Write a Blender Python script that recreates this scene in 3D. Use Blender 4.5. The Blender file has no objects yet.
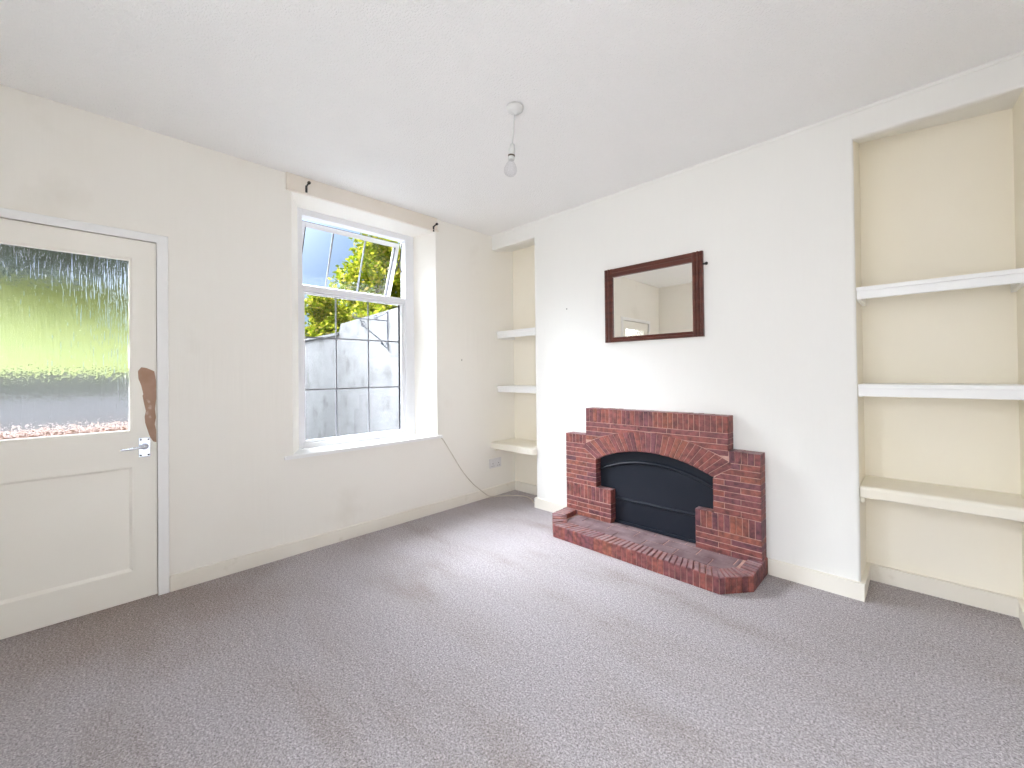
import bpy, bmesh, math, random
from mathutils import Vector, Matrix, noise
random.seed(7)
scene = bpy.context.scene
COL = scene.collection
H = 2.5

# ------------------------------------------------------------------ materials
def new_mat(name):
    m = bpy.data.materials.new(name); m.use_nodes = True
    nt = m.node_tree; nt.nodes.clear()
    out = nt.nodes.new('ShaderNodeOutputMaterial')
    return m, nt, out
def N(nt, kind, **kw):
    n = nt.nodes.new(kind)
    for k, v in kw.items():
        if k in n.inputs.keys(): n.inputs[k].default_value = v
        else: setattr(n, k, v)
    return n
def ramp(nt, stops, fac):
    r = nt.nodes.new('ShaderNodeValToRGB')
    els = r.color_ramp.elements
    while len(els) < len(stops): els.new(0.5)
    for e, (p, c) in zip(els, stops):
        e.position = p; e.color = (c[0], c[1], c[2], 1)
    nt.links.new(fac, r.inputs[0]); return r
def coords(nt, scale=(1, 1, 1)):
    tc = nt.nodes.new('ShaderNodeNewGeometry')
    mp = nt.nodes.new('ShaderNodeMapping'); mp.inputs['Scale'].default_value = scale
    nt.links.new(tc.outputs['Position'], mp.inputs[0]); return mp.outputs[0]
def paint(name, c1, c2=None, rough=0.6, scale=1.5, bump=0.0, bscale=60, bstretch=(1, 1, 1), dist=0.002, spec=0.3, dirt=None):
    """painted or plain surface, two tones mixed by broad noise, with an optional fine relief"""
    m, nt, out = new_mat(name)
    b = N(nt, 'ShaderNodeBsdfPrincipled', Roughness=rough)
    b.inputs['Specular IOR Level'].default_value = spec
    c2 = c2 or tuple(x * 0.95 for x in c1)
    n = N(nt, 'ShaderNodeTexNoise', Scale=scale, Detail=4.0)
    nt.links.new(coords(nt), n.inputs['Vector'])
    r = ramp(nt, [(0.35, c1), (0.7, c2)], n.outputs['Fac'])
    colout = r.outputs[0]
    if dirt:
        dcol, dscale, lo, hi, amt = dirt
        n2 = N(nt, 'ShaderNodeTexNoise', Scale=dscale, Detail=6.0)
        nt.links.new(coords(nt, (1, 1, 1)), n2.inputs['Vector'])
        r2 = ramp(nt, [(lo, (0, 0, 0)), (hi, (amt, amt, amt))], n2.outputs['Fac'])
        mx = N(nt, 'ShaderNodeMixRGB'); mx.inputs[2].default_value = (*dcol, 1)
        nt.links.new(r2.outputs[0], mx.inputs[0]); nt.links.new(colout, mx.inputs[1]); colout = mx.outputs[0]
    nt.links.new(colout, b.inputs['Base Color'])
    if bump > 0:
        n3 = N(nt, 'ShaderNodeTexNoise', Scale=bscale, Detail=3.0)
        nt.links.new(coords(nt, bstretch), n3.inputs['Vector'])
        bp = N(nt, 'ShaderNodeBump', Strength=bump, Distance=dist)
        nt.links.new(n3.outputs['Fac'], bp.inputs['Height']); nt.links.new(bp.outputs[0], b.inputs['Normal'])
    nt.links.new(b.outputs[0], out.inputs[0]); return m

M = {}
M['wall'] = paint('cream_emulsion', (0.86, 0.838, 0.785), (0.845, 0.815, 0.755), 0.75, 1.2, 0.5, 26, (1, 1, 0.06), 0.003,
                  dirt=((0.60, 0.56, 0.47), 2.3, 0.62, 0.82, 0.35))
M['alcove'] = paint('alcove_cream_tone', (0.88, 0.835, 0.735), (0.86, 0.81, 0.69), 0.75, 1.4, 0.4, 30, (1, 1, 0.05), 0.003)  # creamier tone than the breast, for alcove backs and cheeks
M['wall_far'] = paint('white_wallpaper_paint', (0.81, 0.802, 0.775), (0.795, 0.787, 0.755), 0.7, 1.0, 0.7, 30, (1, 1, 0.05), 0.004)
M['ceiling'] = paint('ceiling_paint', (0.91, 0.905, 0.895), (0.89, 0.885, 0.875), 0.85, 1.3, 1.0, 120, (1, 1, 1), 0.006)
M['gloss'] = paint('white_gloss', (0.87, 0.87, 0.865), (0.85, 0.85, 0.84), 0.35, 3, 0.15, 20, (1, 1, 1), 0.001)
M['cream_gloss'] = paint('cream_gloss', (0.82, 0.78, 0.68), (0.79, 0.74, 0.63), 0.38, 3, 0.2, 18, (1, 1, 1), 0.001)
M['door'] = paint('door_cream_gloss', (0.89, 0.865, 0.80), (0.875, 0.845, 0.775), 0.4, 2.2, 0.25, 14, (1, 1, 1), 0.0015)
M['skirt'] = paint('skirting_cream', (0.82, 0.785, 0.71), (0.79, 0.745, 0.66), 0.45, 4, 0.3, 25, (1, 1, 1), 0.001,
                   dirt=((0.45, 0.38, 0.28), 9, 0.66, 0.80, 0.4))
M['upvc'] = paint('white_plastic_frame', (0.84, 0.85, 0.88), (0.83, 0.84, 0.87), 0.25, 3)
M['batten'] = paint('aged_cream_board', (0.81, 0.755, 0.68), (0.78, 0.71, 0.62), 0.5, 3)
M['gasket'] = paint('black_rubber', (0.03, 0.03, 0.035), None, 0.6)
M['bar'] = paint('grey_glazing_bar', (0.24, 0.245, 0.265), None, 0.4)
M['iron'] = paint('black_iron', (0.015, 0.015, 0.018), (0.03, 0.03, 0.03), 0.5, 30)
M['iron_old'] = paint('weathered_black_iron', (0.03, 0.035, 0.05), (0.06, 0.06, 0.07), 0.6, 30)
M['plastic'] = paint('white_plastic', (0.66, 0.66, 0.65), None, 0.35)
M['socket'] = paint('white_socket_plastic', (0.74, 0.73, 0.74), None, 0.3)
M['cable'] = paint('beige_cable_sheath', (0.52, 0.47, 0.40), (0.66, 0.61, 0.54), 0.5, 12)
M['slot'] = paint('dark_slot', (0.04, 0.035, 0.03), None, 0.5)
M['brown_band'] = paint('brown_ring', (0.10, 0.08, 0.05), None, 0.4)
M['screw'] = paint('dull_screw', (0.25, 0.24, 0.23), None, 0.45)
M['bare'] = paint('bare_brown_paint', (0.42, 0.27, 0.20), (0.34, 0.20, 0.13), 0.6, 9,
                  dirt=((0.62, 0.50, 0.42), 28, 0.62, 0.70, 0.6))
M['backboard'] = paint('brown_board', (0.20, 0.13, 0.08), None, 0.7)

def metal(name, col, rough):
    m, nt, out = new_mat(name)
    b = N(nt, 'ShaderNodeBsdfPrincipled', Metallic=1.0, Roughness=rough); b.inputs['Base Color'].default_value = (*col, 1)
    nt.links.new(b.outputs[0], out.inputs[0]); return m
M['chrome'] = metal('chrome', (0.72, 0.76, 0.86), 0.18)
M['silver'] = metal('mirror_silver', (0.93, 0.91, 0.85), 0.0)
M['silver_bevel'] = metal('mirror_bevel_silver', (0.95, 0.93, 0.88), 0.02)

def wood():
    m, nt, out = new_mat('mahogany')
    b = N(nt, 'ShaderNodeBsdfPrincipled', Roughness=0.28)
    n = N(nt, 'ShaderNodeTexNoise', Scale=40.0, Detail=5.0)
    nt.links.new(coords(nt, (0.15, 1, 1)), n.inputs['Vector'])
    r = ramp(nt, [(0.3, (0.060, 0.014, 0.009)), (0.7, (0.125, 0.032, 0.020))], n.outputs['Fac'])
    nt.links.new(r.outputs[0], b.inputs['Base Color']); nt.links.new(b.outputs[0], out.inputs[0]); return m
M['wood'] = wood()

def brick_mat():
    m, nt, out = new_mat('red_brick')
    b = N(nt, 'ShaderNodeBsdfPrincipled', Roughness=0.55)
    b.inputs['Specular IOR Level'].default_value = 0.35
    g = nt.nodes.new('ShaderNodeNewGeometry')
    r = ramp(nt, [(0.0, (0.26, 0.085, 0.075)), (0.18, (0.30, 0.098, 0.075)), (0.36, (0.20, 0.070, 0.078)), (0.52, (0.31, 0.110, 0.075)),
                  (0.70, (0.24, 0.078, 0.072)), (0.85, (0.175, 0.070, 0.090)), (1.0, (0.28, 0.092, 0.078))], g.outputs['Random Per Island'])
    n = N(nt, 'ShaderNodeTexNoise', Scale=35.0, Detail=5.0)
    nt.links.new(g.outputs['Position'], n.inputs['Vector'])
    r2 = ramp(nt, [(0.30, (0.36, 0.36, 0.40)), (0.70, (1.16, 1.10, 1.06))], n.outputs['Fac'])
    mx = N(nt, 'ShaderNodeMixRGB', blend_type='MULTIPLY'); mx.inputs[0].default_value = 1
    nt.links.new(r.outputs[0], mx.inputs[1]); nt.links.new(r2.outputs[0], mx.inputs[2])
    # dust lying on upward faces
    sx = nt.nodes.new('ShaderNodeSeparateXYZ'); nt.links.new(g.outputs['Normal'], sx.inputs[0])
    n4 = N(nt, 'ShaderNodeTexNoise', Scale=12.0, Detail=5.0); nt.links.new(g.outputs['Position'], n4.inputs['Vector'])
    r4 = ramp(nt, [(0.35, (0.25, 0.25, 0.25)), (0.7, (0.75, 0.75, 0.75))], n4.outputs['Fac'])
    up = ramp(nt, [(0.6, (0, 0, 0)), (0.95, (1, 1, 1))], sx.outputs['Z'])
    ml = N(nt, 'ShaderNodeMixRGB', blend_type='MULTIPLY'); ml.inputs[0].default_value = 1
    nt.links.new(up.outputs[0], ml.inputs[1]); nt.links.new(r4.outputs[0], ml.inputs[2])
    mx2 = N(nt, 'ShaderNodeMixRGB'); mx2.inputs[2].default_value = (0.36, 0.27, 0.28, 1)
    nt.links.new(ml.outputs[0], mx2.inputs[0]); nt.links.new(mx.outputs[0], mx2.inputs[1])
    nt.links.new(mx2.outputs[0], b.inputs['Base Color'])
    bp = N(nt, 'ShaderNodeBump', Strength=0.5, Distance=0.002)
    n3 = N(nt, 'ShaderNodeTexNoise', Scale=160.0, Detail=3.0); nt.links.new(g.outputs['Position'], n3.inputs['Vector'])
    nt.links.new(n3.outputs['Fac'], bp.inputs['Height']); nt.links.new(bp.outputs[0], b.inputs['Normal'])
    nt.links.new(b.outputs[0], out.inputs[0]); return m
M['brick'] = brick_mat()
M['mortar'] = paint('pink_mortar', (0.56, 0.36, 0.30), (0.44, 0.27, 0.22), 0.9, 30, 0.5, 200, (1, 1, 1), 0.001)
M['hearth_tile'] = paint('dusty_hearth_brick', (0.155, 0.095, 0.10), (0.26, 0.19, 0.20), 0.7, 9, 0.5, 60, (1, 1, 1), 0.002)
M['firecover'] = paint('black_satin_metal', (0.008, 0.011, 0.018), (0.012, 0.015, 0.023), 0.42, 6, spec=0.28)

def carpet():
    m, nt, out = new_mat('carpet')
    b = N(nt, 'ShaderNodeBsdfPrincipled', Roughness=1.0); b.inputs['Specular IOR Level'].default_value = 0.05
    g = nt.nodes.new('ShaderNodeNewGeometry'); P = g.outputs['Position']
    f1 = N(nt, 'ShaderNodeTexNoise', Scale=145.0, Detail=4.0, Roughness=0.85); nt.links.new(P, f1.inputs['Vector'])
    r1 = ramp(nt, [(0.32, (0.11, 0.095, 0.095)), (0.45, (0.35, 0.323, 0.328)), (0.55, (0.50, 0.472, 0.48)), (0.68, (0.82, 0.79, 0.80))], f1.outputs['Fac'])
    f2 = N(nt, 'ShaderNodeTexNoise', Scale=60.0, Detail=4.0, Roughness=0.7); nt.links.new(P, f2.inputs['Vector'])
    r2 = ramp(nt, [(0.3, (0.82, 0.82, 0.82)), (0.65, (1.1, 1.1, 1.1))], f2.outputs['Fac'])
    mx = N(nt, 'ShaderNodeMixRGB', blend_type='MULTIPLY'); mx.inputs[0].default_value = 1
    nt.links.new(r1.outputs[0], mx.inputs[1]); nt.links.new(r2.outputs[0], mx.inputs[2])
    # traffic wear: long soiled streaks and blotches
    mp = nt.nodes.new('ShaderNodeMapping'); mp.inputs['Rotation'].default_value = (0, 0, math.radians(35)); mp.inputs['Scale'].default_value = (0.8, 2.4, 1)
    nt.links.new(P, mp.inputs[0])
    f3 = N(nt, 'ShaderNodeTexNoise', Scale=1.4, Detail=6.0, Roughness=0.6); nt.links.new(mp.outputs[0], f3.inputs['Vector'])
    r3 = ramp(nt, [(0.40, (1.08, 1.07, 1.09)), (0.56, (1.03, 1.01, 1.01)), (0.72, (0.86, 0.81, 0.77))], f3.outputs['Fac'])
    mx2 = N(nt, 'ShaderNodeMixRGB', blend_type='MULTIPLY'); mx2.inputs[0].default_value = 1
    nt.links.new(mx.outputs[0], mx2.inputs[1]); nt.links.new(r3.outputs[0], mx2.inputs[2])
    # trodden brown soiling inside the front door
    vd = N(nt, 'ShaderNodeVectorMath', operation='DISTANCE'); vd.inputs[1].default_value = (0.15, -2.55, 0)
    n5 = N(nt, 'ShaderNodeTexNoise', Scale=3.0, Detail=4.0); nt.links.new(P, n5.inputs['Vector'])
    mm = N(nt, 'ShaderNodeMath', operation='MULTIPLY_ADD'); mm.inputs[1].default_value = 0.6
    nt.links.new(P, vd.inputs[0]); nt.links.new(n5.outputs['Fac'], mm.inputs[0]); nt.links.new(vd.outputs['Value'], mm.inputs[2])
    r5 = ramp(nt, [(0.5, (0.80, 0.74, 0.68)), (1.0, (1, 1, 1))], mm.outputs[0])
    mx3 = N(nt, 'ShaderNodeMixRGB', blend_type='MULTIPLY'); mx3.inputs[0].default_value = 1
    nt.links.new(mx2.outputs[0], mx3.inputs[1]); nt.links.new(r5.outputs[0], mx3.inputs[2])
    nt.links.new(mx3.outputs[0], b.inputs['Base Color'])
    bp = N(nt, 'ShaderNodeBump', Strength=1.0, Distance=0.006)
    nt.links.new(f1.outputs['Fac'], bp.inputs['Height']); nt.links.new(bp.outputs[0], b.inputs['Normal'])
    nt.links.new(b.outputs[0], out.inputs[0]); return m
M['carpet'] = carpet()

def clear_glass():
    m, nt, out = new_mat('clear_pane')
    t = nt.nodes.new('ShaderNodeBsdfTransparent'); t.inputs[0].default_value = (0.97, 0.98, 0.98, 1)
    gl = N(nt, 'ShaderNodeBsdfGlossy', Roughness=0.0)
    f = N(nt, 'ShaderNodeFresnel', IOR=1.45); mx = nt.nodes.new('ShaderNodeMixShader')
    sc = N(nt, 'ShaderNodeMath', operation='MULTIPLY'); sc.inputs[1].default_value = 0.6
    nt.links.new(f.outputs[0], sc.inputs[0]); nt.links.new(sc.outputs[0], mx.inputs[0])
    nt.links.new(t.outputs[0], mx.inputs[1]); nt.links.new(gl.outputs[0], mx.inputs[2]); nt.links.new(mx.outputs[0], out.inputs[0]); return m
M['glass'] = clear_glass()
def bulb_glass():
    m, nt, out = new_mat('bulb_glass')
    t = nt.nodes.new('ShaderNodeBsdfTransparent'); t.inputs[0].default_value = (0.96, 0.96, 0.97, 1)
    gl = N(nt, 'ShaderNodeBsdfGlossy', Roughness=0.03)
    lw = N(nt, 'ShaderNodeLayerWeight', Blend=0.25); sc = N(nt, 'ShaderNodeMath', operation='MULTIPLY'); sc.inputs[1].default_value = 0.35
    mx = nt.nodes.new('ShaderNodeMixShader')
    nt.links.new(lw.outputs['Facing'], sc.inputs[0]); nt.links.new(sc.outputs[0], mx.inputs[0]); nt.links.new(t.outputs[0], mx.inputs[1]); nt.links.new(gl.outputs[0], mx.inputs[2])
    nt.links.new(mx.outputs[0], out.inputs[0]); return m
M['bulb'] = bulb_glass()
def reeded_glass():
    m, nt, out = new_mat('obscured_glass')
    g = nt.nodes.new('ShaderNodeNewGeometry')
    mp = nt.nodes.new('ShaderNodeMapping'); mp.inputs['Scale'].default_value = (1, 1, 0.07)
    nt.links.new(g.outputs['Position'], mp.inputs[0])
    n = N(nt, 'ShaderNodeTexNoise', Scale=125.0, Detail=2.0, Distortion=0.3); nt.links.new(mp.outputs[0], n.inputs['Vector'])
    n2 = N(nt, 'ShaderNodeTexNoise', Scale=75.0, Detail=2.0); nt.links.new(g.outputs['Position'], n2.inputs['Vector'])
    ad = N(nt, 'ShaderNodeMath', operation='MULTIPLY_ADD'); ad.inputs[1].default_value = 0.3
    nt.links.new(n2.outputs['Fac'], ad.inputs[0]); nt.links.new(n.outputs['Fac'], ad.inputs[2])
    bp = N(nt, 'ShaderNodeBump', Strength=0.8, Distance=0.004); nt.links.new(ad.outputs[0], bp.inputs['Height'])
    rf = N(nt, 'ShaderNodeBsdfGlass', Roughness=0.06, IOR=1.45); nt.links.new(bp.outputs[0], rf.inputs['Normal'])
    nt.links.new(rf.outputs[0], out.inputs[0]); return m
M['obscured'] = reeded_glass()

# outdoor materials
M['render'] = paint('grey_wall_render', (0.118, 0.118, 0.120), (0.092, 0.091, 0.093), 0.9, 2.2, 0.6, 12, (1, 1, 1), 0.01,
                    dirt=((0.045, 0.043, 0.041), 4, 0.50, 0.72, 0.7))
M['yard'] = paint('yard_concrete', (0.12, 0.12, 0.125), (0.09, 0.09, 0.09), 0.9, 3, 0.4, 20)
M['retaining'] = paint('pale_retaining_wall', (0.098, 0.104, 0.117), (0.080, 0.085, 0.095), 0.9, 3, 0.4, 14)
M['hill'] = paint('hazy_hillside', (0.066, 0.084, 0.088), (0.050, 0.070, 0.066), 0.95, 0.8)
M['mossy'] = paint('mossy_stone', (0.050, 0.055, 0.054), (0.038, 0.046, 0.038), 0.9, 4)
M['terracotta'] = paint('terracotta', (0.050, 0.019, 0.007), (0.042, 0.015, 0.006), 0.8, 6)
M['render2'] = paint('pale_blue_render', (0.52, 0.53, 0.58), (0.45, 0.46, 0.51), 0.9, 2)
M['trunk'] = paint('bark', (0.12, 0.09, 0.06), (0.2, 0.16, 0.11), 0.9, 12)
M['grass'] = paint('grass', (0.054, 0.066, 0.004), (0.040, 0.056, 0.006), 0.9, 2.2, 0.6, 30)
def leaf_mat(name, stops, trans):
    m, nt, out = new_mat(name)
    g = nt.nodes.new('ShaderNodeNewGeometry')
    r = ramp(nt, stops, g.outputs['Random Per Island'])
    d = nt.nodes.new('ShaderNodeBsdfDiffuse'); t = nt.nodes.new('ShaderNodeBsdfTranslucent')
    nt.links.new(r.outputs[0], d.inputs[0]); nt.links.new(r.outputs[0], t.inputs[0])
    mx = nt.nodes.new('ShaderNodeMixShader'); mx.inputs[0].default_value = trans
    nt.links.new(d.outputs[0], mx.inputs[1]); nt.links.new(t.outputs[0], mx.inputs[2]); nt.links.new(mx.outputs[0], out.inputs[0]); return m
M['leaf'] = leaf_mat('yellow_green_leaf', [(0, (0.038, 0.060, 0.003)), (0.5, (0.125, 0.155, 0.008)), (0.85, (0.26, 0.25, 0.02)), (1, (0.24, 0.18, 0.05))], 0.4)
M['leaf_dark'] = leaf_mat('dark_leaf', [(0, (0.034, 0.062, 0.028)), (1, (0.080, 0.115, 0.055))], 0.25)

# ------------------------------------------------------------------ geometry helpers
def wloc(o):
    v = Vector((0, 0, 0))
    while o: v += o.location; o = o.parent
    return v
def link(name, bm, mat, parent=None, smooth=False, loc=None):
    """mesh given in world coordinates; origin moved to loc, or kept at the parent's"""
    base = Vector(loc) if loc is not None else (wloc(parent) if parent else Vector((0, 0, 0)))
    for v in bm.verts: v.co -= base
    bmesh.ops.recalc_face_normals(bm, faces=bm.faces)
    me = bpy.data.meshes.new(name); bm.to_mesh(me); bm.free()
    if smooth:
        for p in me.polygons: p.use_smooth = True
    mats = mat if isinstance(mat, (list, tuple)) else [mat]
    for m in mats: me.materials.append(m)
    o = bpy.data.objects.new(name, me); COL.objects.link(o)
    if parent: o.parent = parent; o.location = base - wloc(parent)
    else: o.location = base
    return o
def thing(name, loc, label=None, cat=None, group=None, kind=None):
    o = bpy.data.objects.new(name, None); COL.objects.link(o); o.location = loc; o.empty_display_size = 0.05
    return tag(o, label, cat, group, kind)
def tag(o, label=None, cat=None, group=None, kind=None):
    if label: o['label'] = label
    if cat: o['category'] = cat
    if group: o['group'] = group
    if kind: o['kind'] = kind
    return o
def box(bm, x0, x1, y0, y1, z0, z1, bev=0.0, mi=0):
    t = bmesh.new() if bev else bm
    vs = [t.verts.new(p) for p in ((x0, y0, z0), (x1, y0, z0), (x1, y1, z0), (x0, y1, z0), (x0, y0, z1), (x1, y0, z1), (x1, y1, z1), (x0, y1, z1))]
    for f in ((0, 3, 2, 1), (4, 5, 6, 7), (0, 1, 5, 4), (1, 2, 6, 5), (2, 3, 7, 6), (3, 0, 4, 7)):
        t.faces.new([vs[i] for i in f]).material_index = mi
    if bev:
        bmesh.ops.bevel(t, geom=list(t.edges), offset=bev, segments=2, profile=0.6, affect='EDGES')
        merge(bm, t)
    return bm
def merge(bm, t):
    me = bpy.data.meshes.new('tmp'); t.to_mesh(me); t.free(); bm.from_mesh(me); bpy.data.meshes.remove(me)
def prism(bm, pts, axis, a, b, ch=0.0, front=-1):
    """extrude a 2-D outline along axis from a to b; ch chamfers the ring at b.
    axis 2: pts are (x,y); axis 1: (x,z); axis 0: (y,z)"""
    def P(p, h):
        return (p[0], p[1], h) if axis == 2 else ((p[0], h, p[1]) if axis == 1 else (h, p[0], p[1]))
    n = len(pts)
    if ch:
        cx = sum(p[0] for p in pts) / n; cy = sum(p[1] for p in pts) / n
        ins = []
        for i in range(n):
            p0, p1, p2 = Vector(pts[i - 1]), Vector(pts[i]), Vector(pts[(i + 1) % n])
            e1 = (p1 - p0).normalized(); e2 = (p2 - p1).normalized()
            n1 = Vector((-e1.y, e1.x)); n2 = Vector((-e2.y, e2.x))
            s = n1 + n2
            if s.length < 1e-6: s = n1.copy()
            s = s.normalized(); k = ch / max(0.35, s.dot(n1))
            q = p1 + s * k
            if (q - Vector((cx, cy))).length > (p1 - Vector((cx, cy))).length: q = p1 - s * k
            ins.append((q.x, q.y))
        rings = [[P(p, a) for p in pts], [P(p, b - ch * (1 if b > a else -1)) for p in pts], [P(p, b) for p in ins]]
    else:
        rings = [[P(p, a) for p in pts], [P(p, b) for p in pts]]
    R = [[bm.verts.new(c) for c in r] for r in rings]
    for r0, r1 in zip(R, R[1:]):
        for i in range(n): bm.faces.new((r0[i], r0[(i + 1) % n], r1[(i + 1) % n], r1[i]))
    bm.faces.new(R[0]); bm.faces.new(R[-1][::-1]); return bm
def tube(bm, pts, r, seg=8, caps=True):
    pts = [Vector(p) for p in pts]; rings = []; up = Vector((0, 0, 1))
    for i, p in enumerate(pts):
        d = (pts[min(i + 1, len(pts) - 1)] - pts[max(i - 1, 0)]).normalized()
        ref = up if abs(d.dot(up)) < 0.9 else Vector((1, 0, 0))
        a = d.cross(ref).normalized(); b = a.cross(d).normalized()
        rr = r[i] if isinstance(r, (list, tuple)) else r
        rings.append([bm.verts.new(p + (a * math.cos(2 * math.pi * k / seg) + b * math.sin(2 * math.pi * k / seg)) * rr) for k in range(seg)])
    for r0, r1 in zip(rings, rings[1:]):
        for k in range(seg): bm.faces.new((r0[k], r0[(k + 1) % seg], r1[(k + 1) % seg], r1[k]))
    if caps: bm.faces.new(rings[0]); bm.faces.new(rings[-1][::-1])
    return bm
def lathe(bm, prof, c, seg=32, axis=Vector((0, 0, 1))):
    """prof = [(radius, height)...] about axis through c"""
    q = Vector((0, 0, 1)).rotation_difference(axis); rings = []
    for r, h in prof:
        rings.append([bm.verts.new(Vector(c) + q @ Vector((max(r, 1e-4) * math.cos(2 * math.pi * k / seg), max(r, 1e-4) * math.sin(2 * math.pi * k / seg), h))) for k in range(seg)])
    for r0, r1 in zip(rings, rings[1:]):
        for k in range(seg): bm.faces.new((r0[k], r0[(k + 1) % seg], r1[(k + 1) % seg], r1[k]))
    bm.faces.new(rings[0]); bm.faces.new(rings[-1][::-1]); return bm
def smooth_path(pts, n=10):
    pts = [Vector(p) for p in pts]; out = []
    P = [pts[0] * 2 - pts[1]] + pts + [pts[-1] * 2 - pts[-2]]
    for i in range(1, len(P) - 2):
        for k in range(n):
            t = k / n; a, b, c, d = P[i - 1], P[i], P[i + 1], P[i + 2]
            out.append(0.5 * ((2 * b) + (c - a) * t + (2 * a - 5 * b + 4 * c - d) * t * t + (3 * b - a - 3 * c + d) * t ** 3))
    out.append(pts[-1]); return out
def structure(name, bm, mat, **k):
    o = link(name, bm, mat, **k); o['kind'] = 'structure'; return o

# ------------------------------------------------------------------ room shell
XR, YB, XA = 3.62, -3.62, 3.276      # room's right wall, rear wall, right cheek of the wide alcove
bm = bmesh.new(); box(bm, -0.30, XR + 0.2, YB - 0.25, 0.55, -0.12, 0.0); structure('floor', bm, M['carpet'])
bm = bmesh.new(); box(bm, -0.32, XR + 0.2, YB - 0.25, 0.55, H, H + 0.15); structure('ceiling', bm, M['ceiling'])

DY0, DY1, DZ = -3.245, -2.484, 1.900      # door opening
bm = bmesh.new()
prism(bm, [(-0.32, YB - 0.25), (0, YB - 0.25), (0, DY0), (-0.32, DY0)], 2, 0, H)
box(bm, -0.32, 0, DY0, DY1, DZ, H)
prism(bm, [(-0.32, DY1), (0, DY1), (0, -1.805), (-0.2, -1.700), (-0.32, -1.700)], 2, 0, H)
prism(bm, [(-0.32, -0.752), (-0.2, -0.752), (0, -0.660), (0, 0.55), (-0.32, 0.55)], 2, 0, H)
box(bm, -0.32, 0, -1.805, -0.660, 0, 0.630)
prism(bm, [(-0.32, 2.368), (-0.2, 2.368), (0, 2.385), (0, H), (-0.32, H)], 1, -1.805, -0.660)
structure('wall_left', bm, M['wall'])

# far wall: chimney breast, two alcoves and the header over them
bx0, bx1, zh = 0.537, 2.716, 2.362
AL, AR = 0.285, 0.312
def rounded(pts_corners):
    return pts_corners
def arc(cx, cy, r, a0, a1, n=5):
    return [(cx + r * math.cos(math.radians(a0 + (a1 - a0) * i / n)), cy + r * math.sin(math.radians(a0 + (a1 - a0) * i / n))) for i in range(n + 1)]
bm = bmesh.new()
rr = 0.012
prism(bm, [(bx0, 0.5)] + arc(bx0 + rr, rr, rr, 180, 270) + arc(bx1 - rr, rr, rr, 270, 360) + [(bx1, 0.5)], 2, 0, H)
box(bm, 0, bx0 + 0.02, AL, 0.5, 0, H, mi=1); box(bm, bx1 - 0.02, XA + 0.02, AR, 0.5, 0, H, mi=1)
prism(bm, [(XA, 0.5)] + arc(XA + rr, rr, rr, 180, 270) + [(XR + 0.1, 0.0), (XR + 0.1, 0.5)], 2, 0, H)
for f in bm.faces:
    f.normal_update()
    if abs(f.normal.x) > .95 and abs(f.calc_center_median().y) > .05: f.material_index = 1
hp = [(a + .0012, b) for a, b in arc(rr, zh + rr, rr, 270, 180)]       # (y,z) outline with a rounded lower front edge
prism(bm, [(0.45, zh + .05), (0.30, zh + .05), (0.05, zh)] + hp + [(0.0012, H), (0.45, H)], 0, 0.0, bx0 + 0.006)
fz = zh - .008; rings = []
for x_, zb in ((bx1 - .006, 2.452), (XA + .006, 2.398)):
    rings.append([bm.verts.new((x_, y_, z_)) for y_, z_ in [(0.45, zb), (AR, zb), (0.03, fz)] + [(a_, b_ - .008) for a_, b_ in hp] + [(0.0012, H), (0.45, H)]])
for i in range(len(rings[0])): bm.faces.new((rings[0][i], rings[0][(i + 1) % len(rings[0])], rings[1][(i + 1) % len(rings[0])], rings[1][i]))
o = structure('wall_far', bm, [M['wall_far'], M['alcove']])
bm = bmesh.new(); box(bm, XR, XR + 0.2, YB - 0.25, 0.5, 0, H); structure('wall_right', bm, M['wall'])
# rear wall behind the camera, with an added, unseen window for fill light
WX0, WX1, WZ0, WZ1 = 1.25, 3.35, 0.55, 2.30
bm = bmesh.new()
box(bm, -0.3, WX0, YB - 0.25, YB, 0, H); box(bm, WX1, XR + 0.2, YB - 0.25, YB, 0, H)
box(bm, WX0, WX1, YB - 0.25, YB, 0, WZ0); box(bm, WX0, WX1, YB - 0.25, YB, WZ1, H)
structure('wall_rear', bm, M['wall'])
w2 = thing('fill_window', (2.3, YB - 0.1, WZ0), kind='structure')
bm = bmesh.new()
for a in ((WX0, WX0 + .06, WZ0, WZ1), (WX1 - .06, WX1, WZ0, WZ1), (WX0 + .06, WX1 - .06, WZ0, WZ0 + .06), (WX0 + .06, WX1 - .06, WZ1 - .06, WZ1), (2.27, 2.33, WZ0 + .06, WZ1 - .06)):
    box(bm, a[0], a[1], YB - 0.15, YB - 0.09, a[2], a[3], 0.004)
link('window_frame', bm, M['upvc'], w2)
bm = bmesh.new(); box(bm, WX0 + .05, WX1 - .05, YB - .122, YB - .118, WZ0 + .05, WZ1 - .05); link('pane', bm, M['glass'], w2)

# skirting boards
def skirt(pts_list, name, mat=None):
    bm = bmesh.new()
    for (x0, x1, y0, y1, h) in pts_list:
        box(bm, x0, x1, y0, y1, 0.0, h, 0.004)
    return structure(name, bm, mat or M['skirt'])
skirt([(-0.004, 0.015, -2.436, AL, 0.087)], 'baseboard_left')
t = 0.015
bm = bmesh.new()
prism(bm, [(0.93, .004), (bx0 + .004, .004), (bx0 + .004, AL + .004), (0.0, AL + .004), (0.0, AL - t), (bx0 - t, AL - t), (bx0 - t, -t), (0.93, -t)], 2, 0, 0.088, 0.004)
prism(bm, [(2.305, .004), (2.305, -t), (bx1 + t, -t), (bx1 + t, AR - t), (XA - t, AR - t), (XA - t, -t), (XR, -t), (XR, .004), (XA + .004, .004), (XA + .004, AR + .004), (bx1 - .004, AR + .004), (bx1 - .004, .004)], 2, 0, 0.090, 0.004)
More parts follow.
